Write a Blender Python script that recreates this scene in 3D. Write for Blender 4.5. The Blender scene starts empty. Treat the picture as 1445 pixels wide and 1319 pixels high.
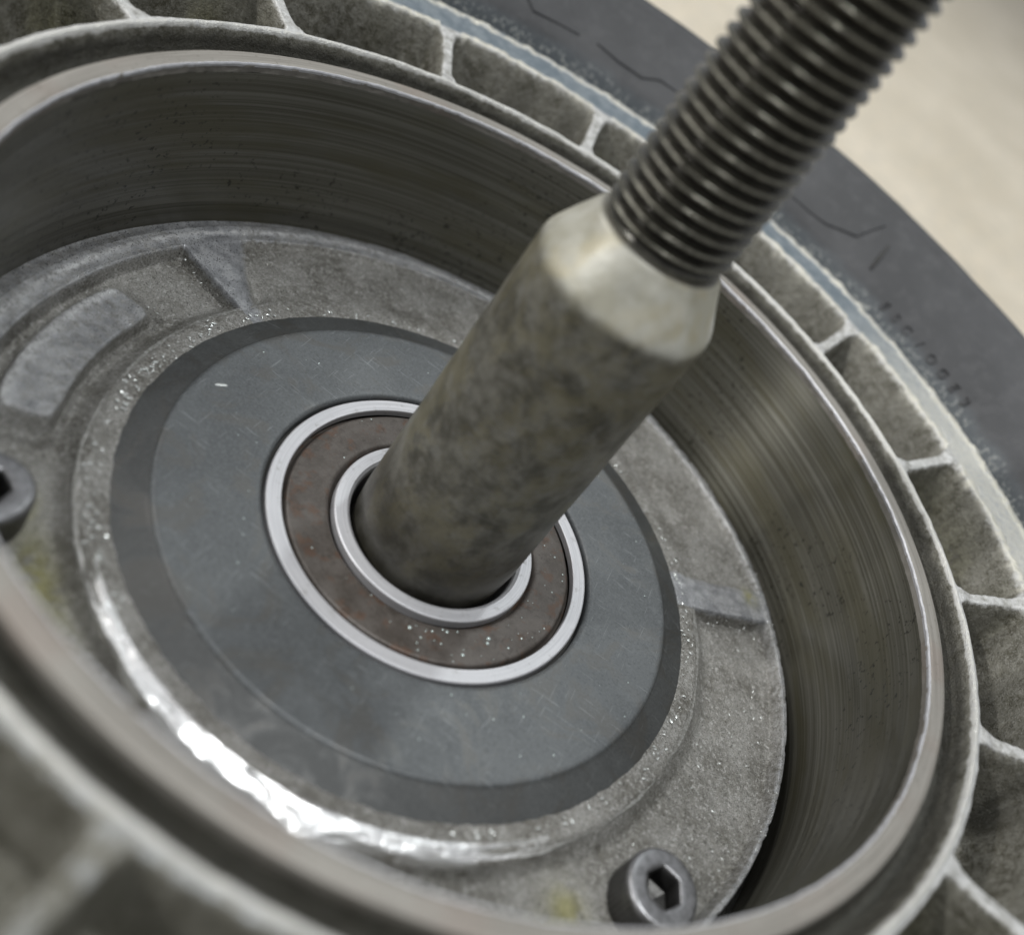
import bpy, math, random
import numpy as np
from mathutils import Matrix, Vector

# ------------------------------------------------------------------ camera, world, lamps
scene = bpy.context.scene
MM = 0.001
ZO = 0.052                       # hub face height above the ground (m)
W, H = 1445, 1319

cam_d = bpy.data.cameras.new('camera')
cam = bpy.data.objects.new('camera', cam_d)
scene.collection.objects.link(cam)
scene.camera = cam
Rm = Matrix(((0.78882022, -0.6071048, -0.09584582),
             (0.21785053, 0.42199098, -0.88003679),
             (0.57472063, 0.67331076, 0.46513312)))
cam.matrix_world = Matrix.Translation((0, -94.12 * MM, 88.65 * MM + ZO)) @ Rm.to_4x4()
cam_d.sensor_fit = 'HORIZONTAL'
cam_d.sensor_width = 36
cam_d.lens = 1504.54 / 1445 * 36
cam_d.shift_x = -0.1835
cam_d.shift_y = -0.1071
cam_d.clip_start = 0.002
cam_d.clip_end = 20
cam_d.dof.use_dof = True
cam_d.dof.focus_distance = 0.130
cam_d.dof.aperture_fstop = 15.5

world = bpy.data.worlds.new('World')
scene.world = world
world.use_nodes = True
bg = world.node_tree.nodes['Background']
bg.inputs['Color'].default_value = (0.93, 0.96, 1.0, 1)
bg.inputs['Strength'].default_value = 0.42

def lamp(name, direction, dist, size, power, colour):
    d = bpy.data.lights.new(name, 'AREA')
    d.shape = 'DISK'
    d.size = size
    d.energy = power
    d.color = colour
    o = bpy.data.objects.new(name, d)
    v = Vector(direction).normalized()
    o.location = v * dist + Vector((0, 0, ZO))
    o.rotation_euler = v.to_track_quat('Z', 'Y').to_euler()
    scene.collection.objects.link(o)
lamp('far_ceiling_lamp', (0.04, 0.64, 0.77), 1.6, 0.12, 2.0, (0.94, 1.0, 1.0))
lamp('overhead_lamp', (0.05, -0.08, 1.0), 1.7, 0.26, 15.0, (0.98, 1.0, 1.0))
lamp('side_lamp', (-0.72, -0.48, 0.52), 1.6, 0.06, 9.0, (1.0, 0.99, 0.97))
lamp('window_light', (-0.75, 0.15, 0.7), 1.5, 0.9, 9.0, (1.0, 0.98, 0.95))

scene.view_settings.view_transform = 'Standard'
scene.view_settings.look = 'None'
scene.view_settings.exposure = 0.0
scene.view_settings.gamma = 1.0
scene.render.engine = 'CYCLES'

# ------------------------------------------------------------------ numpy noise
def _hash(ix, iy, iz, seed):
    h = (ix.astype(np.uint64) * np.uint64(73856093)) ^ (iy.astype(np.uint64) * np.uint64(19349663)) ^ \
        (iz.astype(np.uint64) * np.uint64(83492791)) ^ np.uint64(seed * 2654435761 % (2 ** 31))
    h = h & np.uint64(0xffffffff)
    h = (h ^ (h >> np.uint64(15))) * np.uint64(2246822519) & np.uint64(0xffffffff)
    h = (h ^ (h >> np.uint64(13))) * np.uint64(3266489917) & np.uint64(0xffffffff)
    h = h ^ (h >> np.uint64(16))
    return h.astype(np.float64) / 4294967295.0

def vnoise(x, y, z, seed=1):
    x = x + 1000.0; y = y + 1000.0; z = z + 1000.0
    ix, iy, iz = np.floor(x), np.floor(y), np.floor(z)
    fx, fy, fz = x - ix, y - iy, z - iz
    fx, fy, fz = [f * f * (3 - 2 * f) for f in (fx, fy, fz)]
    ix, iy, iz = ix.astype(np.int64), iy.astype(np.int64), iz.astype(np.int64)
    r = 0
    for dx in (0, 1):
        for dy in (0, 1):
            for dz in (0, 1):
                w = (fx if dx else 1 - fx) * (fy if dy else 1 - fy) * (fz if dz else 1 - fz)
                r = r + w * _hash(ix + dx, iy + dy, iz + dz, seed)
    return r * 2 - 1

def fbm(x, y, z, freq, octaves=3, seed=1):
    r, a, n = 0, 1.0, 0
    for o in range(octaves):
        r = r + a * vnoise(x * freq, y * freq, z * freq, seed + o)
        n += a
        a *= 0.5
        freq *= 2.1
    return r / n

def sstep(e0, e1, x):
    t = np.clip((x - e0) / (e1 - e0), 0, 1)
    return t * t * (3 - 2 * t)

# ------------------------------------------------------------------ mesh helpers
def link(name, me, mat, parent=None, zo=0.0):
    o = bpy.data.objects.new(name, me)
    scene.collection.objects.link(o)
    if mat is not None and not me.materials:
        me.materials.append(mat)
    if parent is not None:
        o.parent = parent
    o.location = (0, 0, zo)
    return o

def mesh_from(name, V, F, attrs=None, smooth=True):
    """V (n,3) in mm, F (m,4) or (m,3) ints"""
    me = bpy.data.meshes.new(name)
    V = np.asarray(V, dtype=np.float32) * MM
    F = np.asarray(F, dtype=np.int32)
    k = F.shape[1]
    me.vertices.add(len(V)); me.vertices.foreach_set('co', V.ravel())
    me.loops.add(F.size); me.loops.foreach_set('vertex_index', F.ravel())
    me.polygons.add(len(F))
    me.polygons.foreach_set('loop_start', np.arange(0, F.size, k, dtype=np.int32))
    me.polygons.foreach_set('use_smooth', np.full(len(F), smooth))
    for an, av in (attrs or {}).items():
        at = me.attributes.new(an, 'FLOAT', 'POINT')
        at.data.foreach_set('value', np.asarray(av, dtype=np.float32).ravel())
    me.update(calc_edges=True)
    me.validate()
    return me

def grid_faces(n, m, wrap=True):
    """rows n (along profile), columns m (round the axis)"""
    i = np.arange(n - 1)[:, None]
    j = np.arange(m if wrap else m - 1)[None, :]
    j2 = (j + 1) % m
    a = i * m + j; b = i * m + j2; c = (i + 1) * m + j2; d = (i + 1) * m + j
    return np.stack([a, b, c, d], -1).reshape(-1, 4)

def resample(prof, step, sub_round=True):
    """densify a profile, keeping its corners"""
    out = []
    for (r0, z0), (r1, z1) in zip(prof[:-1], prof[1:]):
        L = math.hypot(r1 - r0, z1 - z0)
        k = max(1, int(math.ceil(L / step)))
        for q in range(k):
            t = q / k
            out.append((r0 + (r1 - r0) * t, z0 + (z1 - z0) * t))
    out.append(prof[-1])
    return np.array(out)

def chaikin(prof, n=2):
    p = np.array(prof, float)
    for _ in range(n):
        q = [p[0]]
        for a, b in zip(p[:-1], p[1:]):
            q.append(a * .75 + b * .25); q.append(a * .25 + b * .75)
        q.append(p[-1])
        p = np.array(q)
    return [tuple(v) for v in p]

def lathe(name, prof, na, mat, parent, step=None, disp=None, attrs=None, round_=0, flip=False, zo=None):
    """profile ordered so that with increasing index the surface faces up / inwards.
       disp(R,A,Z)->(dr,dz); attrs(R,A,Z)->dict"""
    if round_:
        prof = chaikin(prof, round_)
    p = resample(prof, step) if step else np.array(prof, float)
    A = np.linspace(0, 2 * math.pi, na, endpoint=False)
    Rg = np.repeat(p[:, 0][:, None], na, 1); Zg = np.repeat(p[:, 1][:, None], na, 1)
    Ag = np.repeat(A[None, :], len(p), 0)
    at = attrs(Rg, Ag, Zg) if attrs else None
    R2, Z2 = Rg, Zg
    if disp:
        dr, dz = disp(Rg, Ag, Zg)
        R2 = Rg + dr; Z2 = Zg + dz
    V = np.stack([R2 * np.cos(Ag), R2 * np.sin(Ag), Z2], -1).reshape(-1, 3)
    F = grid_faces(len(p), na)
    F = F[:, ::-1] if not flip else F
    me = mesh_from(name, V, F, at)
    return link(name, me, mat, parent, ZO if zo is None else zo)

def xyz(R, A, Z):
    return R * np.cos(A), R * np.sin(A), Z

# ------------------------------------------------------------------ materials
class N:
    """small node-graph writer"""
    def __init__(self, name):
        self.m = bpy.data.materials.new(name)
        self.m.use_nodes = True
        self.t = self.m.node_tree
        self.b = self.t.nodes['Principled BSDF']
        self.tc = self.t.nodes.new('ShaderNodeTexCoord')
        self.obj = self.tc.outputs['Object']
    def lk(self, a, b):
        self.t.links.new(a, b)
    def put(self, sock, v):
        if isinstance(v, bpy.types.NodeSocket):
            self.lk(v, sock)
        elif isinstance(v, (tuple, list)) and len(v) == 3 and sock.type == 'RGBA':
            sock.default_value = (*v, 1)
        else:
            sock.default_value = v
    def noise(self, per_mm, detail=4, rough=0.6, vec=None, dist=0.0):
        n = self.t.nodes.new('ShaderNodeTexNoise')
        n.inputs['Scale'].default_value = per_mm * (1000 if vec is None else 1)
        n.inputs['Detail'].default_value = detail
        n.inputs['Roughness'].default_value = rough
        n.inputs['Distortion'].default_value = dist
        self.lk(vec or self.obj, n.inputs['Vector'])
        return n.outputs['Fac']
    def voronoi(self, per_mm):
        n = self.t.nodes.new('ShaderNodeTexVoronoi')
        n.inputs['Scale'].default_value = per_mm * 1000
        self.lk(self.obj, n.inputs['Vector'])
        return n.outputs['Distance']
    def math(self, op, a, b=0.5, clamp=False):
        n = self.t.nodes.new('ShaderNodeMath'); n.operation = op; n.use_clamp = clamp
        self.put(n.inputs[0], a); self.put(n.inputs[1], b)
        return n.outputs[0]
    def rng(self, v, a, b, c=0.0, d=1.0):
        n = self.t.nodes.new('ShaderNodeMapRange')
        n.interpolation_type = 'SMOOTHSTEP'
        self.put(n.inputs['Value'], v)
        n.inputs['From Min'].default_value = a; n.inputs['From Max'].default_value = b
        n.inputs['To Min'].default_value = c; n.inputs['To Max'].default_value = d
        return n.outputs['Result']
    def mix(self, f, a, b):
        n = self.t.nodes.new('ShaderNodeMix'); n.data_type = 'RGBA'
        self.put(n.inputs[0], f); self.put(n.inputs[6], a); self.put(n.inputs[7], b)
        return n.outputs[2]
    def mixf(self, f, a, b):
        n = self.t.nodes.new('ShaderNodeMix'); n.data_type = 'FLOAT'
        self.put(n.inputs[0], f); self.put(n.inputs[2], a); self.put(n.inputs[3], b)
        return n.outputs[0]
    def attr(self, name):
        n = self.t.nodes.new('ShaderNodeAttribute'); n.attribute_name = name
        return n.outputs['Fac']
    def polar(self, kr, kz, ka):
        """vector for circular brush marks: direction on the unit circle * ka, and r*kr+z*kz (per mm)"""
        s = self.t.nodes.new('ShaderNodeSeparateXYZ'); self.lk(self.obj, s.inputs[0])
        x, y, z = s.outputs
        r = self.math('SQRT', self.math('ADD', self.math('MULTIPLY', x, x), self.math('MULTIPLY', y, y)))
        c = self.t.nodes.new('ShaderNodeCombineXYZ')
        self.lk(self.math('MULTIPLY', self.math('DIVIDE', x, r), ka), c.inputs[0])
        self.lk(self.math('MULTIPLY', self.math('DIVIDE', y, r), ka), c.inputs[1])
        self.lk(self.math('ADD', self.math('MULTIPLY', r, kr * 1000), self.math('MULTIPLY', z, kz * 1000)), c.inputs[2])
        return c.outputs[0]
    def bump(self, h, strength, dist_mm, nrm=None):
        n = self.t.nodes.new('ShaderNodeBump')
        n.inputs['Strength'].default_value = strength
        n.inputs['Distance'].default_value = dist_mm * MM
        self.lk(h, n.inputs['Height'])
        if nrm is not None:
            self.lk(nrm, n.inputs['Normal'])
        return n.outputs[0]
    def out(self, col, metal, rough, nrm=None, spec=0.5):
        self.put(self.b.inputs['Base Color'], col)
        self.put(self.b.inputs['Metallic'], metal)
        self.put(self.b.inputs['Roughness'], rough)
        self.b.inputs['Specular IOR Level'].default_value = spec
        if nrm is not None:
            self.lk(nrm, self.b.inputs['Normal'])
        return self.m

def m_cast():
    """dirty cast aluminium; attributes: wear (bare pale edges), grime, stain (olive), blue (oxidised)"""
    n = N('cast_aluminium')
    big = n.noise(0.22, 5, 0.65); mid = n.noise(0.9, 5, 0.7); fine = n.noise(4.5, 3, 0.7)
    col = n.mix(n.rng(big, 0.35, 0.65), (0.070, 0.064, 0.042), (0.185, 0.178, 0.145))
    col = n.mix(n.rng(mid, 0.38, 0.68), col, (0.245, 0.238, 0.205))
    col = n.mix(n.math('MULTIPLY', n.rng(fine, 0.48, 0.66), 0.5), col, (0.36, 0.355, 0.33))
    col = n.mix(n.math('MULTIPLY', n.rng(n.noise(3.2, 3, 0.7), 0.54, 0.66), 0.5), col, (0.05, 0.047, 0.035))
    col = n.mix(n.math('MULTIPLY', n.rng(n.noise(1.6, 4, 0.7), 0.56, 0.70), 0.6), col, (0.045, 0.042, 0.03))
    w = n.math('ADD', n.attr('wear_light'), n.math('MULTIPLY', n.math('SUBTRACT', mid, 0.5), 0.9), True)
    w = n.rng(w, 0.35, 0.75)
    w2 = n.math('MULTIPLY', w, n.attr('blue'))
    col = n.mix(w, col, (0.56, 0.56, 0.55))
    col = n.mix(n.math('MULTIPLY', w2, 0.92), col, n.mix(n.rng(n.noise(0.5, 5, 0.7), 0.4, 0.62), (0.115, 0.15, 0.18), (0.20, 0.235, 0.26)))
    cr = n.math('MULTIPLY', n.attr('crust_light'), n.rng(n.noise(1.3, 5, 0.75), 0.36, 0.50))
    col = n.mix(cr, col, (0.62, 0.60, 0.52))
    col = n.mix(n.math('MULTIPLY', n.attr('stain'), n.rng(mid, 0.3, 0.62)), col, (0.24, 0.23, 0.10))
    col = n.mix(n.math('MULTIPLY', n.attr('grime_shade'), n.rng(mid, 0.2, 0.7, 0.75, 1.0)), col, (0.026, 0.025, 0.02))
    h = n.math('ADD', n.math('MULTIPLY', mid, 0.8), n.math('MULTIPLY', fine, 0.35))
    nr = n.bump(h, 0.9, 0.35)
    nr = n.bump(n.noise(12, 2, 0.6), 0.35, 0.05, nr)
    return n.out(col, n.mixf(w, 0.30, 0.45), n.mixf(w, 0.52, 0.44), nr)

def m_plate():
    """hub plate: finer grained cast surface with metallic glints"""
    n = N('hub_plate_cast')
    big = n.noise(0.18, 4, 0.6); mid = n.noise(1.3, 5, 0.7); fine = n.noise(6.0, 3, 0.7)
    col = n.mix(n.rng(big, 0.35, 0.66), (0.145, 0.138, 0.120), (0.31, 0.303, 0.285))
    col = n.mix(n.math('MULTIPLY', n.rng(mid, 0.42, 0.65), 0.6), col, (0.33, 0.325, 0.305))
    col = n.mix(n.math('MULTIPLY', n.rng(fine, 0.5, 0.62), 0.75), col, (0.095, 0.092, 0.082))
    col = n.mix(n.math('MULTIPLY', n.rng(n.noise(2.2, 4, 0.75), 0.52, 0.64), 0.75), col, (0.46, 0.455, 0.44))
    col = n.mix(n.math('MULTIPLY', n.rng(n.noise(1.7, 5, 0.75), 0.56, 0.68), 0.7), col, (0.06, 0.057, 0.047))
    sm = n.attr('wear_light')
    smooth_col = n.mix(n.rng(n.noise(0.6, 4, 0.6), 0.35, 0.65), (0.205, 0.21, 0.22), (0.34, 0.345, 0.355))
    w = n.rng(n.math('ADD', sm, n.math('MULTIPLY', n.math('SUBTRACT', mid, 0.5), 0.5)), 0.35, 0.62)
    col = n.mix(w, col, smooth_col)
    col = n.mix(n.math('MULTIPLY', n.attr('crust_light'), n.rng(mid, 0.35, 0.6)), col, (0.5, 0.5, 0.5))
    col = n.mix(n.math('MULTIPLY', n.math('MULTIPLY', n.attr('stain'), 0.75), n.rng(n.noise(0.7, 4, 0.7), 0.28, 0.5)), col, (0.27, 0.255, 0.10))
    col = n.mix(n.attr('grime_shade'), col, (0.018, 0.017, 0.014))
    h = n.math('ADD', n.math('MULTIPLY', mid, 0.6), n.math('MULTIPLY', fine, 0.5))
    b = n.t.nodes.new('ShaderNodeBump')
    n.put(b.inputs['Strength'], n.mixf(w, 1.0, 0.3)); b.inputs['Distance'].default_value = 0.3 * MM
    n.lk(h, b.inputs['Height'])
    glint = n.rng(n.noise(7.0, 1, 0.5), 0.58, 0.66)
    return n.out(col, n.mixf(glint, 0.35, 1.0), n.mixf(glint, 0.52, 0.22), b.outputs[0])

def m_drum():
    n = N('machined_drum_steel')
    lines = n.noise(1.0, 3, 0.7, n.polar(0.3, 2.6, 0.35))
    fineln = n.noise(1.0, 2, 0.7, n.polar(1.0, 11.0, 1.2))
    big = n.noise(1.0, 3, 0.6, n.polar(0.1, 0.22, 2.6))
    col = n.mix(n.rng(lines, 0.32, 0.70), (0.095, 0.09, 0.066), (0.185, 0.18, 0.152))
    col = n.mix(n.math('MULTIPLY', n.rng(big, 0.45, 0.68), 0.6), col, (0.105, 0.096, 0.055))
    col = n.mix(n.math('MULTIPLY', n.rng(fineln, 0.55, 0.8), 0.4), col, (0.28, 0.28, 0.26))
    spots = n.rng(n.noise(1.1, 4, 0.7), 0.585, 0.645)
    reg = n.rng(n.noise(0.045, 1, 0.5), 0.47, 0.56)
    col = n.mix(n.math('MULTIPLY', n.math('MULTIPLY', spots, reg), 0.9), col, (0.03, 0.03, 0.022))
    nr = n.bump(n.math('ADD', lines, n.math('MULTIPLY', fineln, 0.5)), 0.10, 0.05)
    m = n.out(col, 0.7, n.mixf(n.rng(lines, 0.3, 0.7), 0.33, 0.43), nr)
    n.b.inputs['Coat Weight'].default_value = 0.5
    n.b.inputs['Coat Roughness'].default_value = 0.16
    tg = n.t.nodes.new('ShaderNodeTangent'); tg.direction_type = 'RADIAL'; tg.axis = 'Z'
    n.b.inputs['Anisotropic'].default_value = 0.95; n.b.inputs['Anisotropic Rotation'].default_value = 0.25
    n.lk(tg.outputs[0], n.b.inputs['Tangent'])
    return m

def m_rim():
    """top of the drum liner: bare steel with rust blush"""
    n = N('liner_rim_steel')
    lines = n.noise(1.0, 5, 0.7, n.polar(3.0, 0.5, 3.0))
    big = n.noise(0.09, 3, 0.5)
    col = n.mix(n.rng(lines, 0.3, 0.7), (0.20, 0.187, 0.165), (0.31, 0.293, 0.265))
    col = n.mix(n.math('MULTIPLY', n.rng(big, 0.52, 0.68), 0.3), col, (0.23, 0.17, 0.14))
    col = n.mix(n.math('MULTIPLY', n.rng(n.noise(1.4, 4, 0.7), 0.58, 0.7), 0.5), col, (0.12, 0.11, 0.09))
    nr = n.bump(n.math('ADD', lines, n.noise(2.5, 3, 0.6)), 0.3, 0.08)
    return n.out(col, 0.35, 0.5, nr)

def m_lip():
    n = N('peened_bright_aluminium')
    v = n.polar(3.2, 0.6, 6.0)
    dents = n.noise(1.0, 4, 0.65, v)
    fine = n.noise(2.6, 4, 0.7)
    w = n.attr('wear_light')
    f = n.rng(n.math('ADD', w, n.math('MULTIPLY', n.math('SUBTRACT', dents, 0.5), 1.1)), 0.3, 0.7)
    dull = n.mix(n.rng(fine, 0.4, 0.65), (0.19, 0.186, 0.17), (0.34, 0.34, 0.33))
    bright = n.mix(n.rng(dents, 0.52, 0.68), (0.80, 0.80, 0.80), (0.40, 0.38, 0.35))
    col = n.mix(f, dull, bright)
    nr = n.bump(dents, 0.4, 0.2)
    nr = n.bump(fine, 0.2, 0.08, nr)
    return n.out(col, n.mixf(f, 0.4, 0.72), n.mixf(f, 0.5, 0.26), nr)

def m_disc(name, a, b, rough=0.5):
    n = N(name)
    big = n.noise(0.06, 4, 0.6); fine = n.noise(3.5, 3, 0.7)
    rings = n.noise(1.0, 3, 0.7, n.polar(2.2, 0.3, 0.9))
    smear = n.noise(0.11, 5, 0.65, dist=1.6)
    col = n.mix(n.rng(big, 0.35, 0.65), a, b)
    col = n.mix(n.math('MULTIPLY', n.rng(fine, 0.42, 0.66), 0.45), col, tuple(v * 1.35 for v in b))
    col = n.mix(n.math('MULTIPLY', n.rng(n.noise(2.6, 3, 0.7), 0.52, 0.66), 0.4), col, tuple(v * 0.6 for v in a))
    col = n.mix(n.math('MULTIPLY', n.rng(smear, 0.50, 0.64), 0.5), col, (b[0] * 0.92, b[1] * 0.82, b[2] * 0.72))
    col = n.mix(n.math('MULTIPLY', n.rng(n.noise(0.3, 5, 0.7, dist=1.0), 0.55, 0.75), 0.4), col, tuple(v * 1.5 for v in b))
    # short hair scratches in two directions
    for rot, sc, lo in ((0.6, (0.25, 5.0, 1.0), 0.70), (-0.9, (6.0, 0.3, 1.0), 0.71)):
        mp = n.t.nodes.new('ShaderNodeMapping')
        mp.inputs['Rotation'].default_value = (0, 0, rot)
        mp.inputs['Scale'].default_value = tuple(v * 1000 for v in sc)
        n.lk(n.obj, mp.inputs[0])
        sx = n.noise(1.0, 1, 0.5, mp.outputs[0])
        col = n.mix(n.math('MULTIPLY', n.rng(sx, lo, lo + 0.05), 0.6), col, tuple(v * 2.0 for v in b))
    h = n.math('ADD', n.math('MULTIPLY', fine, 0.4), n.math('MULTIPLY', rings, 0.2))
    rg = n.math('ADD', n.mixf(big, rough - 0.1, rough + 0.1), n.math('MULTIPLY', n.rng(smear, 0.45, 0.6), -0.12))
    return n.out(col, 0.25, rg, n.bump(h, 0.35, 0.06))

def m_race():
    n = N('ground_bearing_steel')
    fine = n.noise(5, 3, 0.6); rings = n.noise(1.0, 3, 0.6, n.polar(5.0, 2.0, 2.0))
    col = n.mix(n.rng(rings, 0.35, 0.65), (0.52, 0.52, 0.54), (0.62, 0.62, 0.64))
    col = n.mix(n.math('MULTIPLY', n.rng(n.noise(0.8, 5, 0.7), 0.55, 0.75), 0.6), col, (0.27, 0.26, 0.24))
    return n.out(col, 0.55, n.mixf(fine, 0.42, 0.54), n.bump(fine, 0.3, 0.05))

def m_shield():
    n = N('rusty_bearing_shield')
    big = n.noise(0.2, 5, 0.7); fine = n.noise(3.0, 4, 0.7)
    col = n.mix(n.rng(big, 0.35, 0.65), (0.064, 0.054, 0.046), (0.104, 0.092, 0.083))
    col = n.mix(n.math('MULTIPLY', n.rng(fine, 0.5, 0.7), 0.35), col, (0.15, 0.13, 0.115))
    col = n.mix(n.math('MULTIPLY', n.rng(n.noise(0.5, 3, 0.6), 0.54, 0.66), 0.6), col, (0.10, 0.052, 0.03))
    col = n.mix(n.math('MULTIPLY', n.rng(n.noise(0.9, 5, 0.75), 0.52, 0.66), 0.6), col, (0.04, 0.034, 0.028))
    return n.out(col, 0.3, n.mixf(big, 0.3, 0.55), n.bump(fine, 0.4, 0.08))

def m_shaft():
    n = N('mottled_oiled_steel')
    big = n.noise(0.12, 3, 0.55, dist=0.4); mid = n.noise(0.33, 4, 0.6, dist=0.3); fine = n.noise(2.2, 4, 0.7)
    turn = n.noise(1.0, 2, 0.6, n.polar(0.2, 5.0, 0.8))
    col = n.mix(n.rng(mid, 0.32, 0.68), (0.12, 0.114, 0.09), (0.29, 0.28, 0.24))
    col = n.mix(n.math('MULTIPLY', n.rng(n.noise(0.16, 5, 0.7, dist=0.3), 0.44, 0.60), 0.6), col, (0.25, 0.226, 0.14))
    col = n.mix(n.math('MULTIPLY', n.rng(n.noise(0.45, 6, 0.75), 0.5, 0.72), 0.6), col, (0.33, 0.325, 0.30))
    col = n.mix(n.math('MULTIPLY', n.rng(n.noise(0.28, 6, 0.7), 0.50, 0.70), 0.55), col, (0.06, 0.057, 0.043))
    col = n.mix(n.math('MULTIPLY', n.rng(turn, 0.5, 0.75), 0.22), col, (0.30, 0.295, 0.27))
    col = n.mix(n.math('MULTIPLY', n.rng(fine, 0.55, 0.7), 0.22), col, (0.04, 0.038, 0.03))
    tan = n.mix(n.rng(n.noise(0.2, 3, 0.5), 0.36, 0.64), (0.36, 0.345, 0.275), (0.50, 0.49, 0.43))
    tan = n.mix(n.math('MULTIPLY', n.rng(big, 0.5, 0.66), 0.5), tan, (0.36, 0.30, 0.155))
    col = n.mix(n.attr('tan'), col, tan)
    col = n.mix(n.attr('grime_shade'), col, (0.022, 0.02, 0.015))
    h = n.math('ADD', n.math('MULTIPLY', mid, 0.3), n.math('ADD', n.math('MULTIPLY', fine, 0.25), n.math('MULTIPLY', turn, 0.2)))
    return n.out(col, n.mixf(n.attr('tan'), 0.4, 0.15), n.mixf(mid, 0.34, 0.50), n.bump(h, 0.22, 0.15))

def m_thread():
    n = N('oily_dark_thread_steel')
    mid = n.noise(0.5, 4, 0.65); fine = n.noise(2.5, 3, 0.7)
    col = n.mix(n.rng(mid, 0.35, 0.65), (0.04, 0.038, 0.03), (0.095, 0.09, 0.072))
    col = n.mix(n.math('MULTIPLY', n.attr('wear_light'), n.rng(fine, 0.35, 0.6)), col, (0.15, 0.145, 0.115))
    col = n.mix(n.attr('grime_shade'), col, (0.02, 0.018, 0.014))
    return n.out(col, 0.5, n.mixf(mid, 0.16, 0.32), n.bump(n.math('ADD', mid, fine), 0.25, 0.1))

def m_bolt():
    n = N('shaded_bolt_steel')
    mid = n.noise(0.9, 4, 0.65)
    w = n.attr('wear_light')
    col = n.mix(n.rng(mid, 0.35, 0.65), (0.19, 0.19, 0.195), (0.29, 0.29, 0.30))
    col = n.mix(w, (0.035, 0.034, 0.03), col)  # dark tone paints the shade on the head's side and in the socket
    return n.out(col, 0.8, n.mixf(mid, 0.30, 0.42), n.bump(n.noise(3, 3, 0.6), 0.3, 0.08))

def m_tyre():
    n = N('grey_dusty_tyre_rubber')
    big = n.noise(0.035, 4, 0.6); mid = n.noise(0.35, 4, 0.65); fine = n.noise(3, 3, 0.6)
    col = n.mix(n.rng(big, 0.35, 0.65), (0.040, 0.041, 0.043), (0.060, 0.061, 0.064))
    col = n.mix(n.math('MULTIPLY', n.rng(mid, 0.45, 0.7), 0.35), col, (0.095, 0.095, 0.098))
    col = n.mix(n.math('MULTIPLY', n.attr('wear_light'), n.rng(n.noise(1.2, 5, 0.75), 0.52, 0.6)), col, (0.5, 0.5, 0.46))
    col = n.mix(n.math('MULTIPLY', n.attr('blue'), 0.6), col, (0.12, 0.14, 0.155))
    h = n.math('ADD', n.math('MULTIPLY', mid, 0.5), n.math('MULTIPLY', fine, 0.2))
    return n.out(col, 0.0, n.mixf(mid, 0.5, 0.66), n.bump(h, 0.3, 0.25), 0.32)

def m_ground():
    n = N('beige_concrete')
    big = n.noise(0.012, 4, 0.6); mid = n.noise(0.12, 5, 0.7); fine = n.noise(1.0, 4, 0.7)
    col = n.mix(n.rng(big, 0.35, 0.65), (0.56, 0.495, 0.385), (0.66, 0.59, 0.475))
    col = n.mix(n.math('MULTIPLY', n.rng(mid, 0.45, 0.64), 0.6), col, (0.42, 0.40, 0.35))
    col = n.mix(n.math('MULTIPLY', n.rng(n.noise(0.07, 3, 0.6), 0.56, 0.7), 0.5), col, (0.66, 0.62, 0.52))
    col = n.mix(n.math('MULTIPLY', n.rng(fine, 0.6, 0.7), 0.4), col, (0.25, 0.235, 0.2))
    return n.out(col, 0.0, 0.85, n.bump(n.math('ADD', mid, fine), 0.5, 1.0))

def m_plain(name, col, metal, rough):
    n = N(name)
    f = n.noise(2, 3, 0.6)
    return n.out(n.mix(f, tuple(c * 0.8 for c in col), col), metal, rough)

CAST, PLATE, DRUM, RIM, LIP = m_cast(), m_plate(), m_drum(), m_rim(), m_lip()
DISC = m_disc('grey_seal_disc_paint', (0.080, 0.086, 0.090), (0.114, 0.122, 0.126))
DISC_DARK = m_disc('dark_disc_bevel', (0.041, 0.043, 0.043), (0.060, 0.063, 0.063), 0.55)
RACE, SHIELD, SHAFT, THREAD = m_race(), m_shield(), m_shaft(), m_thread()
BOLT, TYRE, GROUND = m_bolt(), m_tyre(), m_ground()
BLACK = m_plain('matte_black', (0.02, 0.019, 0.016), 0.0, 0.6)
CHIP = m_plain('pale_metal_chip', (0.85, 0.88, 0.86), 0.5, 0.25)
DROP = m_plain('pale_droplet', (0.62, 0.72, 0.70), 0.3, 0.15)

def empty(name, loc):
    o = bpy.data.objects.new(name, None)
    o.empty_display_size = 0.02
    o.location = loc
    scene.collection.objects.link(o)
    return o

# ------------------------------------------------------------------ ground
n = 81
gx = np.linspace(-1, 1, n)
gx = np.sign(gx) * np.abs(gx) ** 2.2 * 3000
GX, GY = np.meshgrid(gx, gx)
GZ = fbm(GX, GY, GX * 0, 0.02, 3, 5) * 0.5 * (np.hypot(GX, GY) < 600) - 0.0
me = mesh_from('ground', np.stack([GX, GY, GZ], -1).reshape(-1, 3), grid_faces(n, n, False))
g = link('ground', me, GROUND)
g['kind'] = 'structure'

# ------------------------------------------------------------------ wheel
wheel = empty('scooter_wheel', (0, 0, 0))
wheel['label'] = 'dirty cast aluminium wheel hub and drum with grey tyre lying flat on beige concrete'
wheel['category'] = 'wheel'

def adeg(A):
    return np.degrees(A) % 360

def angdist(A, c):
    """signed degrees from c"""
    return (np.degrees(A) - c + 180) % 360 - 180

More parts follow.
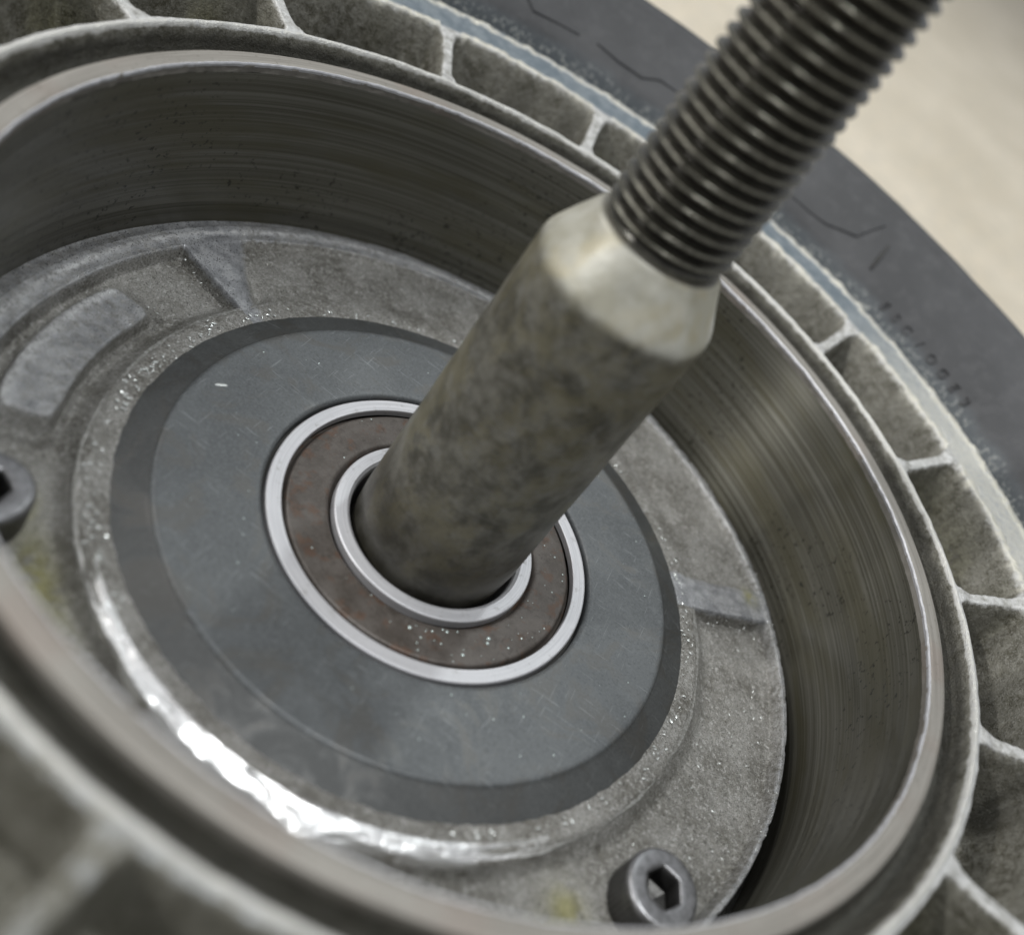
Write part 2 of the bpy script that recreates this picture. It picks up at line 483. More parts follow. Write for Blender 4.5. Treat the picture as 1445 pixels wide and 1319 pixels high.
# ---- tyre
tp = [(75.5, 20.0), (77.4, 25.2), (78.1, 28.6), (79.0, 30.2), (81.0, 32.0), (84.0, 34.6), (87.5, 37.2), (90.2, 38.7),
      (90.9, 39.5), (92.4, 39.9), (93.6, 39.95), (94.3, 39.5), (96, 39.2), (99, 37.9), (102.5, 34.5), (105.5, 29), (107.5, 21),
      (108.5, 10), (108.5, -8), (107.5, -22), (105, -34), (101, -43), (95, -49.5), (88, -51.6), (80, -49), (76, -42), (74, -36)]
def tyre_attr(R, A, Z):
    x, y, z = xyz(R, A, Z)
    nz = fbm(x, y, z, 0.35, 3, 3)
    return {'wear_light': np.clip((1 - sstep(78.0, 78.9 + nz, R)) * (Z > 10), 0, 1) * 0.8,
            'blue': np.clip((1 - sstep(78.0, 79.6 + nz * 1.2, R)) * (Z > 10) * 0.8, 0, 1)}
def tyre_disp(R, A, Z):
    x, y, z = xyz(R, A, Z)
    top = (Z > 10)
    return fbm(x, y, z, 0.05, 2, 9) * 0.25, fbm(x, y, z, 0.07, 3, 19) * 0.35 * top
lathe('tyre', tp, 900, TYRE, wheel, step=0.6, disp=tyre_disp, attrs=tyre_attr, round_=2)

# profile lookup for things that sit on the sidewall
_tp = np.array(chaikin(tp, 2))
_tp = _tp[_tp[:, 1] > 22]
_k = int(np.argmax(_tp[:, 0] > 96))
def tyre_z(r):
    a = _tp[:_k]
    return float(np.interp(r, a[:, 0], a[:, 1]))

# ---- outer casting (annulus with ribs and pockets)
RIBS = [170.2, 149.8, 127.4, 105.9, 84.3, 62.8, 41.3, 20.3, -0.8, -21.4, -45.5, -70.0, -93.6, -114.0, -134.0, -153.0]
RIB_IN = {127.4: 128.3, 105.9: 106.6, 62.8: 61.2, 41.3: 39.8, 20.3: 18.6, -0.8: -2.4, 149.8: 149.9}
nr, na = 118, 2160
rr = np.linspace(59.45, 78.6, nr)
aa = np.linspace(0, 2 * math.pi, na, endpoint=False)
R, A = np.meshgrid(rr, aa, indexing='ij')
x, y, _ = xyz(R, A, 0 * R)
n1 = fbm(x, y, 0 * x, 0.25, 3, 11); n2 = fbm(x, y, 0 * x, 1.1, 3, 21)
tfrac = np.clip((R - 59.5) / 12.0, 0, 1)
dist_rib = np.full(R.shape, 1e9); rib_id = np.zeros(R.shape, int)
for i, a0 in enumerate(RIBS):
    ain = RIB_IN.get(a0, a0)
    c = ain + (a0 - ain) * tfrac
    d = np.abs(angdist(A, 0) * 0 + (np.degrees(A) - c + 180) % 360 - 180) * math.pi / 180 * R
    m = d < dist_rib
    dist_rib[m] = d[m]; rib_id[m] = i
half = 0.70 + 0.5 * np.exp(-((R - 59.6) / 1.9) ** 2) + 0.8 * np.exp(-((R - 71.8) / 1.6) ** 2) + 0.12 * n1
side = sstep(0, 1.15, dist_rib - half)                       # 0 on rib, 1 in pocket
rin = 60.15 + 0.15 * n1; rout = 70.9 + 0.2 * n1
fin = sstep(0, 1.4, R - rin)
fout = sstep(0, 4.6, rout - R) ** 0.7
pocket = side * fin * fout
top = np.interp(R, [58.9, 59.4, 60.2, 71, 72.5, 77.8, 78.6], [24.9, 24.6, 24.6, 27.0, 27.1, 27.6, 26.2])
ribdrop = 0.5 * (1 - side) * sstep(60.5, 62.5, R) * (1 - sstep(69, 71, R))
flo = (11.5 + 1.6 * n1) * (1 - 0.35 * np.exp(-(angdist(A, -100) / 45) ** 2))
rough_edge = fbm(x, y, 0 * x, 0.8, 3, 71)
wear_light = np.clip(1 - pocket * 7, 0, 1)
rimband = sstep(71.0, 71.8, R)
edge_in = 1.2 * np.exp(-((R - (71.3 + 0.5 * rough_edge)) / 0.5) ** 2) * (side > .2) + 1.1 * np.exp(-((R - (77.0 + .8 * rough_edge)) / 0.55) ** 2)
Z = top + 0.25 * np.clip(edge_in, 0, 1) * (rough_edge + 0.6) - ribdrop - pocket * flo + 0.17 * n2 * (0.3 + pocket) + 0.12 * n1
rightness = sstep(40, 70, np.abs(angdist(A, 110)))           # the bluish film is on the far side, the right side is whiter
blue = rimband * (1 - 0.65 * rightness) * (1 - np.clip(edge_in, 0, 1))
near = sstep(30, 60, 180 - np.abs(angdist(A, -100)) * 1.0 - 90)
blue = np.clip(blue + near * 0.6, 0, 1)
crust_light = np.clip(edge_in + 0.55 * rightness * rimband * (near < .5), 0, 1)
V = np.stack([R * np.cos(A), R * np.sin(A), Z], -1).reshape(-1, 3)
F = grid_faces(nr, na)[:, ::-1]
attrs = {'wear_light': wear_light * (1 - 0.3 * np.exp(-(angdist(A, -100) / 45) ** 2)) * (0.62 + 0.25 * rimband + 0.2 * np.exp(-((R - 59.6) / 0.6) ** 2)), 'blue': blue, 'crust_light': crust_light,
         'stain': np.clip(sstep(0.15, 0.5, fbm(x, y, 0 * x, 0.12, 2, 31)) * pocket, 0, 1) * 0.5,
         'grime_shade': np.clip(pocket * sstep(0.05, 0.5, fbm(x, y, 0 * x, 0.16, 3, 41)) * 0.75 * (1 - 0.8 * np.exp(-(angdist(A, -100) / 45) ** 2)), 0, 1)}
# faces of the ribs become objects of their own
fc_rib = (np.minimum(dist_rib - half, 9).reshape(-1)[F].mean(1) < 1.25) & (R.reshape(-1)[F].mean(1) > 61.2) & (R.reshape(-1)[F].mean(1) < 70.6)
fid = rib_id.reshape(-1)[F[:, 0]]
def submesh(name, V, F, attrs, mat, parent, zo=ZO):
    used = np.unique(F)
    remap = np.zeros(len(V), int); remap[used] = np.arange(len(used))
    me = mesh_from(name, V[used], remap[F], {k: np.asarray(v).reshape(-1)[used] for k, v in attrs.items()})
    return link(name, me, mat, parent, zo)
casting = submesh('rim_casting', V, F[~fc_rib], attrs, CAST, wheel)
for i in range(len(RIBS)):
    submesh('rib', V, F[fc_rib & (fid == i)], attrs, CAST, wheel)

# ---- ridge and groove between liner and casting
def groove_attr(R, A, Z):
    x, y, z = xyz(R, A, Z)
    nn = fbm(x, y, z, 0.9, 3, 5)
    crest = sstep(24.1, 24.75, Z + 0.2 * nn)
    return {'wear_light': 0.25 + 0.65 * crest, 'grime_shade': np.clip((1 - sstep(22.9, 24.6, Z + nn * .5)) * 0.80, 0, 1),  # paler on the crest, darker towards the groove bottom
            'crust_light': crest * 0.35, 'blue': 0 * R, 'stain': 0 * R}
def groove_disp(R, A, Z):
    x, y, z = xyz(R, A, Z)
    return fbm(x, y, z, 0.5, 3, 8) * 0.10, fbm(x, y, z, 0.6, 3, 9) * 0.13
gp = [(55.8, 23.3), (56.1, 22.0), (56.7, 20.9), (57.6, 20.8), (58.4, 22.0), (58.8, 24.0), (59.15, 24.9), (59.6, 24.95), (59.9, 24.5)]
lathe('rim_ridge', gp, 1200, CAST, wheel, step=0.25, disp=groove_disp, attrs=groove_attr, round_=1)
# outside of the rim under the tyre bead, closes the casting
lathe('rim_barrel', [(78.5, 27.2), (76.5, 15), (70, 5), (70, -36), (78, -44)], 180, CAST, wheel)

# ---- drum liner
def liner_disp(R, A, Z):
    x, y, z = xyz(R, A, Z)
    g = vnoise(Z * 3.0, np.cos(A) * 1.5, np.sin(A) * 1.5, 7) * 0.018 + vnoise(Z * 1.1, np.cos(A), np.sin(A), 17) * 0.03
    return g, 0 * R
lathe('drum_liner', [(53.95, -8.0), (53.8, -2.0), (53.62, 10.0), (53.62, 22.4)][::-1], 900, DRUM, wheel, step=0.35, disp=liner_disp, flip=True)
def burr(R, A, Z):
    x, y, z = xyz(R, A, Z)
    k = np.exp(-((R - 53.75) / 0.25) ** 2)
    return fbm(x, y, z, 0.9, 3, 2) * 0.12 * k, fbm(x, y, z, 1.4, 3, 3) * 0.12 * k + fbm(x, y, z, 0.2, 2, 6) * 0.05
lathe('liner_rim', [(53.62, 22.4), (53.64, 23.35), (53.8, 23.62), (54.1, 23.7), (55.5, 23.75), (55.8, 23.65), (55.95, 23.2), (55.95, 22.4)], 1800, RIM, wheel, step=0.12, disp=burr)
# bright burr at the sharp inner edge
lathe('edge_burr', [(53.60, 23.2), (53.60, 23.52), (53.74, 23.72), (53.84, 23.68)], 1800, RACE, wheel, step=0.08, disp=lambda R, A, Z: (
    fbm(R * np.cos(A), R * np.sin(A), Z, 1.2, 3, 2) * 0.10 , fbm(R * np.cos(A), R * np.sin(A), Z, 0.35, 3, 3) * 0.13 ))

# ---- hub plate heightfield
nr, na = 150, 1600
rr = np.linspace(34.5, 53.98, nr)
aa = np.linspace(0, 2 * math.pi, na, endpoint=False)
R, A = np.meshgrid(rr, aa, indexing='ij')
D = np.degrees(A) % 360
x, y, _ = xyz(R, A, 0 * R)
n1 = fbm(x, y, 0 * x, 0.2, 3, 51); n2 = fbm(x, y, 0 * x, 0.9, 4, 61)
deep, shallow, flush = -2.5, -1.25, -0.55
ks = sstep(30.5, 38, D) * (1 - sstep(153, 156, D))
floor_z = deep + (shallow - deep) * ks
ro = 49.0 - 1.2 * np.cos(np.radians(D - 170)) + 0.15 * n1
ringf = sstep(0, 0.9, R - ro)
kk = np.exp(-(angdist(A, -90) / 50) ** 2)
ringi = 1 - sstep(36.6 + 0.9 * kk, 39.9 - 1.1 * kk, R + 0.25 * n1)
# left rib (wedge) and lower right rib
l_hi = 162.6; l_lo = 160.6 - 6.2 * (R - 37) / 10.6
wl = sstep(-0.35, 0.35, (l_hi + 0.3 * n1 - D) * math.pi / 180 * R) * sstep(-3.5, 0.4, (D - l_lo) * math.pi / 180 * R)
r_lo = 26.9 + 0.3 * n1 + 0.12 * (R - 38)
wr = sstep(-0.35, 0.35, (D - r_lo) * math.pi / 180 * R) * (1 - sstep(4.2, 7.5, (D - r_lo) * math.pi / 180 * R))
# long pad
pr = (R - 43.1 - 0.5 * np.cos((D - 193) / 14)) / 3.1
pa = (D - 192.3) / 15.6
pd = (np.abs(pr) ** 6 + np.abs(pa) ** 8) ** (1 / 7)
pad = 1 - sstep(0.88, 1.05, pd)
wmask = np.clip(np.maximum.reduce([ringf, ringi, wl, wr, pad]), 0, 1)
Z = floor_z + (flush - floor_z) * wmask
Z += pad * (0.10 + 0.14 * np.exp(-((pr - 0.72) / 0.16) ** 2) - 0.12 * np.exp(-((pr - 0.1) / 0.5) ** 2))
Z += (0.17 * n2 + 0.1 * n1) * (1 - 0.72 * wmask)
# scuffed steps on the outer ring
Z += ringf * 0.06 * np.sin((R - 48) * 3.2 + n1 * 2)
# black gap to the drum wall
edge_r = 51.5 + 0.10 * n2
gap = sstep(0, 0.35, R - edge_r)
kd = 1 - 0.8 * sstep(70, 105, D) * (1 - sstep(240, 280, D))
Z = Z - gap * 6.5 * kd
stain = np.zeros_like(R)
for (sr, sa, w_, h_) in ((40.8, -127, 1.6, 9), (42.5, -112, 1.7, 7), (43.0, -42, 2.2, 2.6), (48.5, 33.0, 1.2, 1.8), (44.5, -45, 1.6, 3.5), (47, -31, 0.8, 0.8), (41.5, -140, 1.2, 3)):
    stain = np.maximum(stain, np.exp(-((R - sr) / w_) ** 2 - (angdist(A, sa) / h_) ** 2))
V = np.stack([R * np.cos(A), R * np.sin(A), Z], -1).reshape(-1, 3)
F = grid_faces(nr, na)[:, ::-1]
soft = np.clip(np.maximum.reduce([ringf * 0.75, wl, wr, pad * 0.75, ringi * 0.5]), 0, 1)
attrs = {'wear_light': np.clip(soft * 0.7, 0, 1) + 0 * R,
         'crust_light': np.clip(0.8 * ringf * np.exp(-((R - (50.4 + 0.2 * n1)) / 0.35) ** 2) + 0.8 * pad * np.exp(-((pr - 0.75) / 0.22) ** 2), 0, 1),  # pale crust on the ring; painted highlight along the pad's outer edge
         'stain': stain, 'grime_shade': np.clip(gap * (0.25 + 0.75 * kd) + 0.35 * np.clip(np.exp(-(np.minimum(pd - 1.12, 9) / 0.07) ** 2), 0, 1) * (D < 215), 0, 1)}  # gap shade painted black; darker outline round the pad
Fr = R.reshape(-1)[F].mean(1)
fl = (wl.reshape(-1)[F].mean(1) > 0.05) & (Fr > 39.2) & (Fr < 47.6)
frr = (wr.reshape(-1)[F].mean(1) > 0.05) & (Fr > 39.2) & (Fr < 48.4)
fp = (pd.reshape(-1)[F].mean(1) < 1.06)
submesh('hub_plate', V, F[~(fl | frr | fp)], attrs, PLATE, wheel)
submesh('plate_rib', V, F[fl & ~fp], attrs, PLATE, wheel)
submesh('plate_rib', V, F[frr & ~fp & ~fl], attrs, PLATE, wheel)
submesh('cast_pad', V, F[fp], attrs, PLATE, wheel)

# ---- peened lip that holds the disc
def lip_k(A):
    return np.clip(np.exp(-(angdist(A, -87) / 31) ** 2) * 1.2, 0, 1)
def lip_disp(R, A, Z):
    x, y, z = xyz(R, A, Z)
    k = lip_k(A)
    out = sstep(36.3, 37.6, R)
    ca, sa = np.cos(A) * 37, np.sin(A) * 37
    lob = fbm(ca, sa, R * 0.25, 0.16, 3, 4)
    tear = fbm(ca * 0.35, sa * 0.35, R * 2.6, 0.6, 3, 6)
    ridge = np.abs(fbm(ca * 0.4, sa * 0.4, R * 3.0, 0.4, 3, 16))
    blob = np.exp(-((angdist(A, -81) + 3 * lob) / 4.0) ** 2)
    dr = out * (k * (0.35 + 0.7 * lob) + 0.25 * lob * (1 - k) - 0.45 * (1 - k) + 1.1 * blob) + 0.10 * tear * (0.5 + k)
    flat = -0.85
    m = 0.30 + 0.75 * k
    z2 = np.where(Z > -1.4, flat + (Z - flat) * m, Z)
    dz = z2 - Z + (Z > -2) * ((0.10 + 0.06 * k) * tear - 0.16 * k * ridge + 0.12 * k * lob + 0.07 * (1 - 0.7 * k) * fbm(x, y, z, 1.6, 2, 14))
    return dr, dz
def lip_attr(R, A, Z):
    x, y, z = xyz(R, A, Z)
    k = lip_k(A)
    ca, sa = np.cos(A) * 37, np.sin(A) * 37
    nn = fbm(ca, sa, R * 2.5, 0.4, 3, 26)
    return {'wear_light': np.clip(0.22 + 1.1 * k + 0.3 * nn * k + 0.5 * np.exp(-((R - 35.7) / 0.35) ** 2) * (k > .02), 0, 1)}  # worn metal, with the highlight on the near arc painted in
lp = [(35.2, -1.9), (35.28, -1.1), (35.45, -0.72), (35.65, -0.62), (35.85, -0.8), (36.0, -1.05), (36.15, -0.85), (36.3, -0.3), (36.5, -0.08), (36.7, -0.08), (37.4, -0.32), (37.95, -0.56), (38.2, -0.95), (38.3, -2.8)]
lathe('retaining_lip', lp, 2400, LIP, wheel, step=0.09, disp=lip_disp, attrs=lip_attr, round_=1)

# ---- disc
lathe('disc_bevel', [(31.35, 0.42), (31.6, 0.30), (34.7, -0.55), (35.1, -0.72), (35.25, -1.0), (35.3, -1.8)], 360, DISC_DARK, wheel, step=0.4)
def disc_disp(R, A, Z):
    x, y, z = xyz(R, A, Z)
    return 0 * R, fbm(x, y, z, 0.05, 2, 6) * 0.05
lathe('seal_disc', [(20.36, -2.2), (20.38, -0.05), (20.55, 0.2), (20.8, 0.28), (31.0, 0.62), (31.25, 0.55), (31.38, 0.40)], 480, DISC, wheel, step=0.35, disp=disc_disp)
lathe('disc_gap', [(19.85, -1.3), (20.45, -1.3)], 180, BLACK, wheel)  # black ring standing in for the shade inside the gap

# ---- bearing
bearing = bpy.data.objects.new('bearing', None); bearing.empty_display_size = 0.01
scene.collection.objects.link(bearing); bearing.parent = wheel; bearing.location = (0, 0, ZO)
def bl(name, prof, mat, **k):
    return lathe(name, prof, 480, mat, bearing, zo=0.0, **k)
bl('outer_race', [(18.2, -0.9), (18.22, -0.08), (18.30, 0.0), (19.78, 0.02), (19.92, -0.10), (19.95, -1.4)], RACE, step=0.05)
bl('bearing_seal', [(12.4, -1.4), (12.75, -1.2), (12.95, -0.5), (13.4, -0.36), (14.4, -0.36), (17.3, -0.36), (17.6, -0.5), (17.8, -1.2), (18.3, -1.4)], SHIELD, round_=1, step=0.2)
bl('inner_race', [(10.45, -8.0), (10.45, -0.7), (10.6, -0.25), (10.95, 0.0), (12.3, 0.02), (12.42, -0.1), (12.45, -1.1)], RACE, step=0.05)

# ---- bolts
def hexr(A, f):
    a = (A + math.radians(30)) % math.radians(60) - math.radians(30)
    return f / np.cos(a)
def bolt(az, rad, ztop, rot):
    b = bpy.data.objects.new('bolt', None); b.empty_display_size = 0.005
    scene.collection.objects.link(b); b.parent = wheel
    a = math.radians(az)
    b.location = (rad * math.cos(a) * MM, rad * math.sin(a) * MM, ZO + ztop * MM)
    b.rotation_euler = (0, 0, rot)
    na = 192
    A = np.linspace(0, 2 * math.pi, na, endpoint=False)
    rows = [(4.2, -5.6), (4.22, -0.7), (4.19, -0.45), (4.12, -0.26), (3.98, -0.11), (3.8, -0.03), (3.6, 0.0), (2.6, 0.0), (2.45, -0.01)]
    kn = 1 + 0.012 * np.sin(A * 48)
    V = []; wr_ = []
    for i, (r, z) in enumerate(rows):
        q = r * (kn if i < 2 else 1)
        V.append(np.stack([q * np.cos(A), q * np.sin(A), 0 * A + z], -1)); wr_.append(np.full(na, sstep(-0.9, -0.4, z)))
    for f, z in ((2.02, -0.03), (1.93, -0.18)):
        q = hexr(A, f)
        V.append(np.stack([q * np.cos(A), q * np.sin(A), 0 * A + z], -1)); wr_.append(np.full(na, 1.0))
    me = mesh_from('head', np.concatenate(V), grid_faces(len(V), na), {'wear_light': np.concatenate(wr_)})
    link('bolt_head', me, BOLT, b)
    V = []; wr_ = []
    for f, z, w in ((1.93, -0.18, .8), (1.91, -0.7, .3), (1.91, -2.5, .1), (1.8, -2.7, .1), (1.1, -3.0, .15), (0.02, -3.3, .15)):  # last value: socket shade painted darker with depth
        q = hexr(A, f)
        V.append(np.stack([q * np.cos(A), q * np.sin(A), 0 * A + z], -1)); wr_.append(np.full(na, w))
    me = mesh_from('hex_socket', np.concatenate(V), grid_faces(len(V), na), {'wear_light': np.concatenate(wr_)}, smooth=False)
    link('hex_socket', me, BOLT, b)
    return b
bolt(-30.9, 46.0, 1.7, 0.35)
bolt(-138.2, 45.4, 1.7, 0.1)

# ---- raised marks on the tyre sidewall (polar outline: radius mm, azimuth deg)
def plateau(outline, h=0.36):
    """a low raised patch on the sidewall, outlined in (r, az)"""
    import bmesh
    bm = bmesh.new()
    pts = []
    k = len(outline)
    for i in range(k):
        (r0, a0), (r1, a1) = outline[i], outline[(i + 1) % k]
        for q in range(6):
            t = q / 6
            pts.append((r0 + (r1 - r0) * t, a0 + (a1 - a0) * t))
    def P(r, a, dz):
        a = math.radians(a)
        return (r * math.cos(a) * MM, r * math.sin(a) * MM, (tyre_z(r) + dz) * MM)
    cr = sum(p[0] for p in pts) / len(pts); ca = sum(p[1] for p in pts) / len(pts)
    rings = []
    for s, dz in ((1.0, -0.5), (0.995, h * 0.8), (0.97, h), (0.75, h), (0.5, h), (0.25, h)):
        rings.append([bm.verts.new(P(cr + (r - cr) * s, ca + (a - ca) * s, dz)) for r, a in pts])
    c = bm.verts.new(P(cr, ca, h))
    m = len(pts)
    for ra, rb in zip(rings[:-1], rings[1:]):
        for i in range(m):
            bm.faces.new((ra[i], ra[(i + 1) % m], rb[(i + 1) % m], rb[i]))
    for i in range(m):
        bm.faces.new((rings[-1][i], rings[-1][(i + 1) % m], c))
    bmesh.ops.recalc_face_normals(bm, faces=bm.faces)
    me = bpy.data.meshes.new('raised_mark'); bm.to_mesh(me); bm.free()
    for an in ('wear_light', 'blue'):
        me.attributes.new(an, 'FLOAT', 'POINT')
    o = link('raised_mark', me, TYRE, wheel, ZO)
    return o


plateau([(81.9, 118.91), (80.8, 117.87), (81.18, 112.0), (84.04, 114.26), (86.68, 115.25), (83.4, 119.68)])
plateau([(81.52, 109.86), (80.99, 106.85), (80.95, 103.38), (82.14, 101.45), (82.14, 98.63), (86.51, 97.5), (87.53, 100.82)])
plateau([(80.66, 81.93), (80.76, 77.99), (81.14, 75.4), (82.94, 71.91), (87.6, 70.7), (86.39, 74.33), (85.7, 77.19), (85.56, 80.72)])

# small moulded letters just outside the rim
def letter(ch, r, az, size=2.1):
    c = bpy.data.curves.new('raised_letter', 'FONT')
    c.body = ch; c.size = size * 1.35 * MM; c.align_x = 'CENTER'; c.align_y = 'CENTER'
    c.extrude = 0.26 * MM; c.bevel_depth = 0.05 * MM; c.bevel_resolution = 1; c.resolution_u = 4
    tmp = bpy.data.objects.new('tmp', c)
    scene.collection.objects.link(tmp)
    dg = bpy.context.evaluated_depsgraph_get()
    me = bpy.data.meshes.new_from_object(tmp.evaluated_get(dg))
    bpy.data.objects.remove(tmp); bpy.data.curves.remove(c)
    me.name = 'raised_letter'
    o = link('raised_letter', me, TYRE, wheel, 0)
    me.materials.clear(); me.materials.append(TYRE)
    a = math.radians(az)
    dz = (tyre_z(r + .8) - tyre_z(r - .8)) / 1.6
    outv = Vector((math.cos(a), math.sin(a), dz)).normalized()
    xv = Vector((math.sin(a), -math.cos(a), 0))
    zv = xv.cross(outv).normalized()
    M = Matrix((xv, outv, zv)).transposed().to_4x4()
    M.translation = Vector((r * math.cos(a) * MM, r * math.sin(a) * MM, ZO + tyre_z(r) * MM))
    o.matrix_local = M
for ch, az in zip('ESC/OGE3', (63.2, 61.2, 59.2, 56.9, 54.6, 52.4, 50.2, 48.0)):
    letter(ch, 79.1, az, 1.8)
for ch, az in zip('SO', (129.2, 127.2)):
    letter(ch, 79.1, az, 1.8)

# a dark sliver of rubber flash and a pale dot on the sidewall
def strip(name, p0, p1, w, h, mat, parent, zf):
    import bmesh
    bm = bmesh.new()
    (r0, a0), (r1, a1) = p0, p1
    P0 = Vector((r0 * math.cos(math.radians(a0)), r0 * math.sin(math.radians(a0)), zf(r0)))
    P1 = Vector((r1 * math.cos(math.radians(a1)), r1 * math.sin(math.radians(a1)), zf(r1)))
    d = (P1 - P0).normalized(); s_ = d.cross(Vector((0, 0, 1))).normalized()
    rows = []
    for k in range(9):
        t = k / 8; ww = w * math.sin(math.pi * (0.08 + 0.84 * t)) ** 0.6
        c = P0.lerp(P1, t); c.z = zf(math.hypot(c.x, c.y)) + 0.15
        rows.append([bm.verts.new((c + s_ * (q * ww) + Vector((0, 0, z))) * MM) for q, z in ((-1, -.2), (-.6, h), (.6, h), (1, -.2))])
    for a, b in zip(rows[:-1], rows[1:]):
        for i in range(3):
            bm.faces.new((a[i], a[i + 1], b[i + 1], b[i]))
    bm.faces.new(rows[0]); bm.faces.new(rows[-1][::-1])
    bmesh.ops.recalc_face_normals(bm, faces=bm.faces)
    me = bpy.data.meshes.new(name); bm.to_mesh(me); bm.free()
    return link(name, me, mat, parent, ZO)
strip('rubber_flash', (81.1, 67.86), (85.4, 68.72), 0.30, 0.25, BLACK, wheel, tyre_z)

# ------------------------------------------------------------------ the threaded shaft standing in the bearing
shaft = empty('threaded_shaft', (0.05 * MM, -0.1 * MM, ZO))
shaft['label'] = 'mottled steel shaft with pale cone shoulder and dark threaded end standing in the bearing'
shaft['category'] = 'shaft'
def sh_disp(R, A, Z):
    x, y, z = xyz(R, A, Z)
    return fbm(x, y, z, 0.15, 3, 77) * 0.10 + fbm(x, y, z, 0.7, 2, 78) * 0.03, 0 * R
def sh_attr(R, A, Z):
    x, y, z = xyz(R, A, Z)
    nn = fbm(x, y, z, 0.25, 3, 12)
    t = sstep(39.6, 41.6, Z + nn * 1.6) * (0.86 + 0.5 * nn)
    gr = 0.8 * (1 - sstep(-2, 15, Z + nn * 5)) + 0.8 * np.exp(-((Z - 47.1) / 0.45) ** 2)
    return {'tan': t, 'grime_shade': np.clip(gr, 0, 1)}
lathe('shaft_body', [(0.1, -22), (9.0, -22), (9.6, -21.5), (9.7, -1.5), (9.85, 0.5), (9.95, 2.0), (9.95, 39.8)][::-1], 360, SHAFT, shaft, step=0.4, disp=sh_disp, attrs=sh_attr, flip=True, zo=0.0)
lathe('cone_shoulder', [(9.95, 39.8), (9.95, 40.5), (9.8, 41.2), (9.3, 42.2), (7.35, 46.0), (7.1, 46.5), (6.6, 46.9), (5.4, 47.0)], 360, SHAFT, shaft, step=0.2, disp=sh_disp, attrs=sh_attr, round_=1, zo=0.0)

# thread: a true helix
pitch, r_maj, r_min = 1.55, 6.85, 5.95
zt = np.arange(46.6, 96.0, 0.0775); na = 160
Az = np.linspace(0, 2 * math.pi, na, endpoint=False)
Zg, Ag = np.meshgrid(zt, Az, indexing='ij')
ph = (Zg / pitch - Ag / (2 * math.pi)) % 1.0
tri = 1 - np.abs(ph * 2 - 1)
prof = np.clip((tri - 0.08) / 0.78, 0, 1)
x, y, z = xyz(6.0 + 0 * Zg, Ag, Zg)
nn = fbm(x, y, z, 0.5, 3, 91)
run = sstep(46.8, 48.6, Zg)
Rg = r_min + (r_maj - r_min) * prof * (0.35 + 0.65 * run) + 0.05 * nn
Rg = Rg * (1 - 0.25 * sstep(94.5, 96, Zg))
V = np.stack([Rg * np.cos(Ag), Rg * np.sin(Ag), Zg], -1).reshape(-1, 3)
# smooth shading across the wrap needs the seam to meet: tri is periodic in both directions
me = mesh_from('thread', V, grid_faces(len(zt), na), {'wear_light': sstep(0.6, 0.95, prof + 0.1 * nn), 'grime_shade': np.clip((1 - sstep(0.0, 0.55, prof)) * 0.9, 0, 1)})  # paler on the crests, darker towards the thread roots
link('thread', me, THREAD, shaft, 0)
lathe('shaft_end', [(5.3, 95.9), (4.6, 96.5), (0.05, 96.5)], 120, SHAFT, shaft, attrs=lambda R, A, Z: {'tan': 0 * R, 'grime_shade': 0 * R}, zo=0.0)

# ------------------------------------------------------------------ droplets, and chips added as sparkle, lying on the parts
rng = random.Random(4)
def ico():
    t = (1 + 5 ** .5) / 2
    v = [(-1, t, 0), (1, t, 0), (-1, -t, 0), (1, -t, 0), (0, -1, t), (0, 1, t), (0, -1, -t), (0, 1, -t), (t, 0, -1), (t, 0, 1), (-t, 0, -1), (-t, 0, 1)]
    f = [(0, 11, 5), (0, 5, 1), (0, 1, 7), (0, 7, 10), (0, 10, 11), (1, 5, 9), (5, 11, 4), (11, 10, 2), (10, 7, 6), (7, 1, 8), (3, 9, 4), (3, 4, 2), (3, 2, 6), (3, 6, 8), (3, 8, 9), (4, 9, 5), (2, 4, 11), (6, 2, 10), (8, 6, 7), (9, 8, 1)]
    v = [list(np.array(p) / math.sqrt(1 + t * t)) for p in v]
    for _ in range(1):
        cache = {}; nf = []
        def mid(a, b):
            k = (min(a, b), max(a, b))
            if k not in cache:
                m_ = np.array(v[a]) + np.array(v[b]); v.append(list(m_ / np.linalg.norm(m_))); cache[k] = len(v) - 1
            return cache[k]
        for a, b, c in f:
            ab, bc, ca_ = mid(a, b), mid(b, c), mid(c, a)
            nf += [(a, ab, ca_), (b, bc, ab), (c, ca_, bc), (ab, bc, ca_)]
        f = nf
    return np.array(v), np.array(f)
IV, IF = ico()
def blobs(name, spots, mat, flat=0.6, smooth=True, jitter=0.0):
    Vs, Fs = [], []
    for k, (r, az, z, s) in enumerate(spots):
        a = math.radians(az)
        v = IV * s * np.array([1, 1, flat])
        if jitter:
            v = v * (1 + jitter * (np.array([rng.random() for _ in range(len(v))])[:, None] - 0.5) * 2)
            th = rng.random() * 6.28
            v = v * np.array([1.6, 0.7, 1]); v = np.stack([v[:, 0] * math.cos(th) - v[:, 1] * math.sin(th), v[:, 0] * math.sin(th) + v[:, 1] * math.cos(th), v[:, 2]], -1)
        Vs.append(v + np.array([r * math.cos(a), r * math.sin(a), z + s * flat * 0.5])); Fs.append(IF + k * len(IV))
    me = mesh_from(name, np.concatenate(Vs), np.concatenate(Fs), smooth=smooth)
    o = link(name, me, mat, None, ZO)
    return o
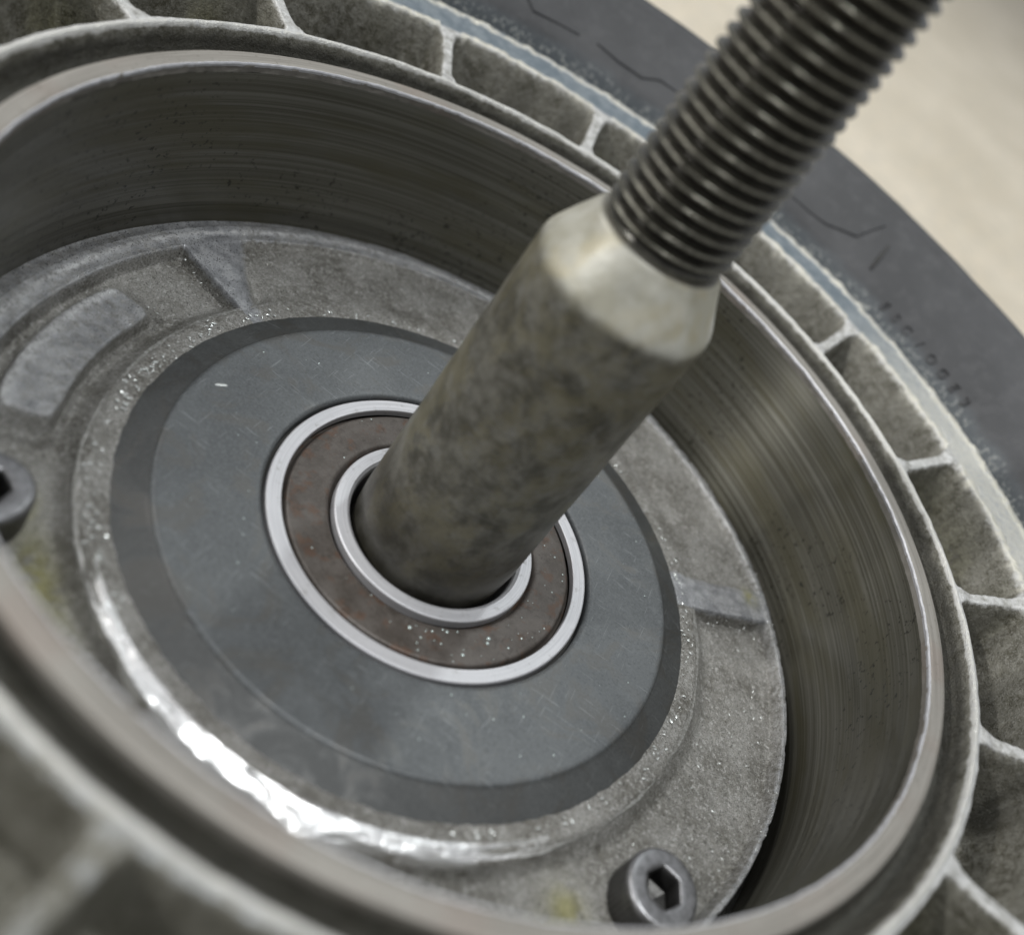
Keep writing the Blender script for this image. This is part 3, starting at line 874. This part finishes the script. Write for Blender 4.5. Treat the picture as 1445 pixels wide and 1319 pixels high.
sp = [(14.4, -74.3, -.4, .21), (13.6, -56.8, -.4, .17), (14.6, -36.7, -.4, .23), (15.1, -38.3, -.4, .2), (16.3, -29.9, -.4, .14), (16.0, -21.3, -.4, .14), (16.3, -51.2, -.4, .18), (15.2, -60, -.4, .11), (13.9, -64, -.4, .13), (15.9, -70, -.4, .1)]
for _ in range(34):
    sp.append((rng.uniform(13.2, 17.2), rng.uniform(-80, 45), -.4, rng.uniform(.05, .13)))
for _ in range(14):
    sp.append((rng.uniform(13.2, 17.2), rng.uniform(60, 280), -.4, rng.uniform(.05, .12)))
for _ in range(40):
    r = rng.uniform(21.5, 30.5); sp.append((r, rng.uniform(0, 360), .3 + (r - 21) * .03, rng.uniform(.05, .12)))
o = blobs('droplets', sp, DROP)
o['label'] = 'tiny clear droplets sprinkled over the brown bearing seal and grey disc'
o['category'] = 'droplets'; o['kind'] = 'stuff'
sp = []
for _ in range(150):
    sp.append((rng.gauss(35.6, 0.35), rng.uniform(-60, 200), -.45, rng.uniform(.07, .17)))
for _ in range(70):
    sp.append((rng.gauss(36.2, 0.5), rng.uniform(170, 240), -.4, rng.uniform(.06, .16)))
for _ in range(150):
    sp.append((rng.uniform(39.5, 49), rng.uniform(-35, 200), -1.4, rng.uniform(.07, .14)))
for _ in range(60):
    sp.append((rng.uniform(49.5, 51.5), rng.uniform(-40, 100), -.5, rng.uniform(.05, .10)))
o = blobs('sparkle_chips', sp, CHIP, 0.5, False, 0.4)  # bright chips that stand in for sparkle on the rough metal
o['label'] = 'tiny bright metal chips, added as sparkle, scattered round the disc edge and on the cast hub plate'
o['category'] = 'metal chips'; o['kind'] = 'stuff'
o = blobs('metal_flake', [(0, 0, 0, 0.28)], CHIP, 0.25, False, 0.15)
o.data.transform(Matrix.Scale(1.9, 4, (0.5, 0.85, 0)) )
a = math.radians(-175.3)
o.location = (29.0 * math.cos(a) * MM, 29.0 * math.sin(a) * MM, ZO + 0.55 * MM)
o['label'] = 'small pale metal flake lying on the left part of the grey disc'
o['category'] = 'metal flake'
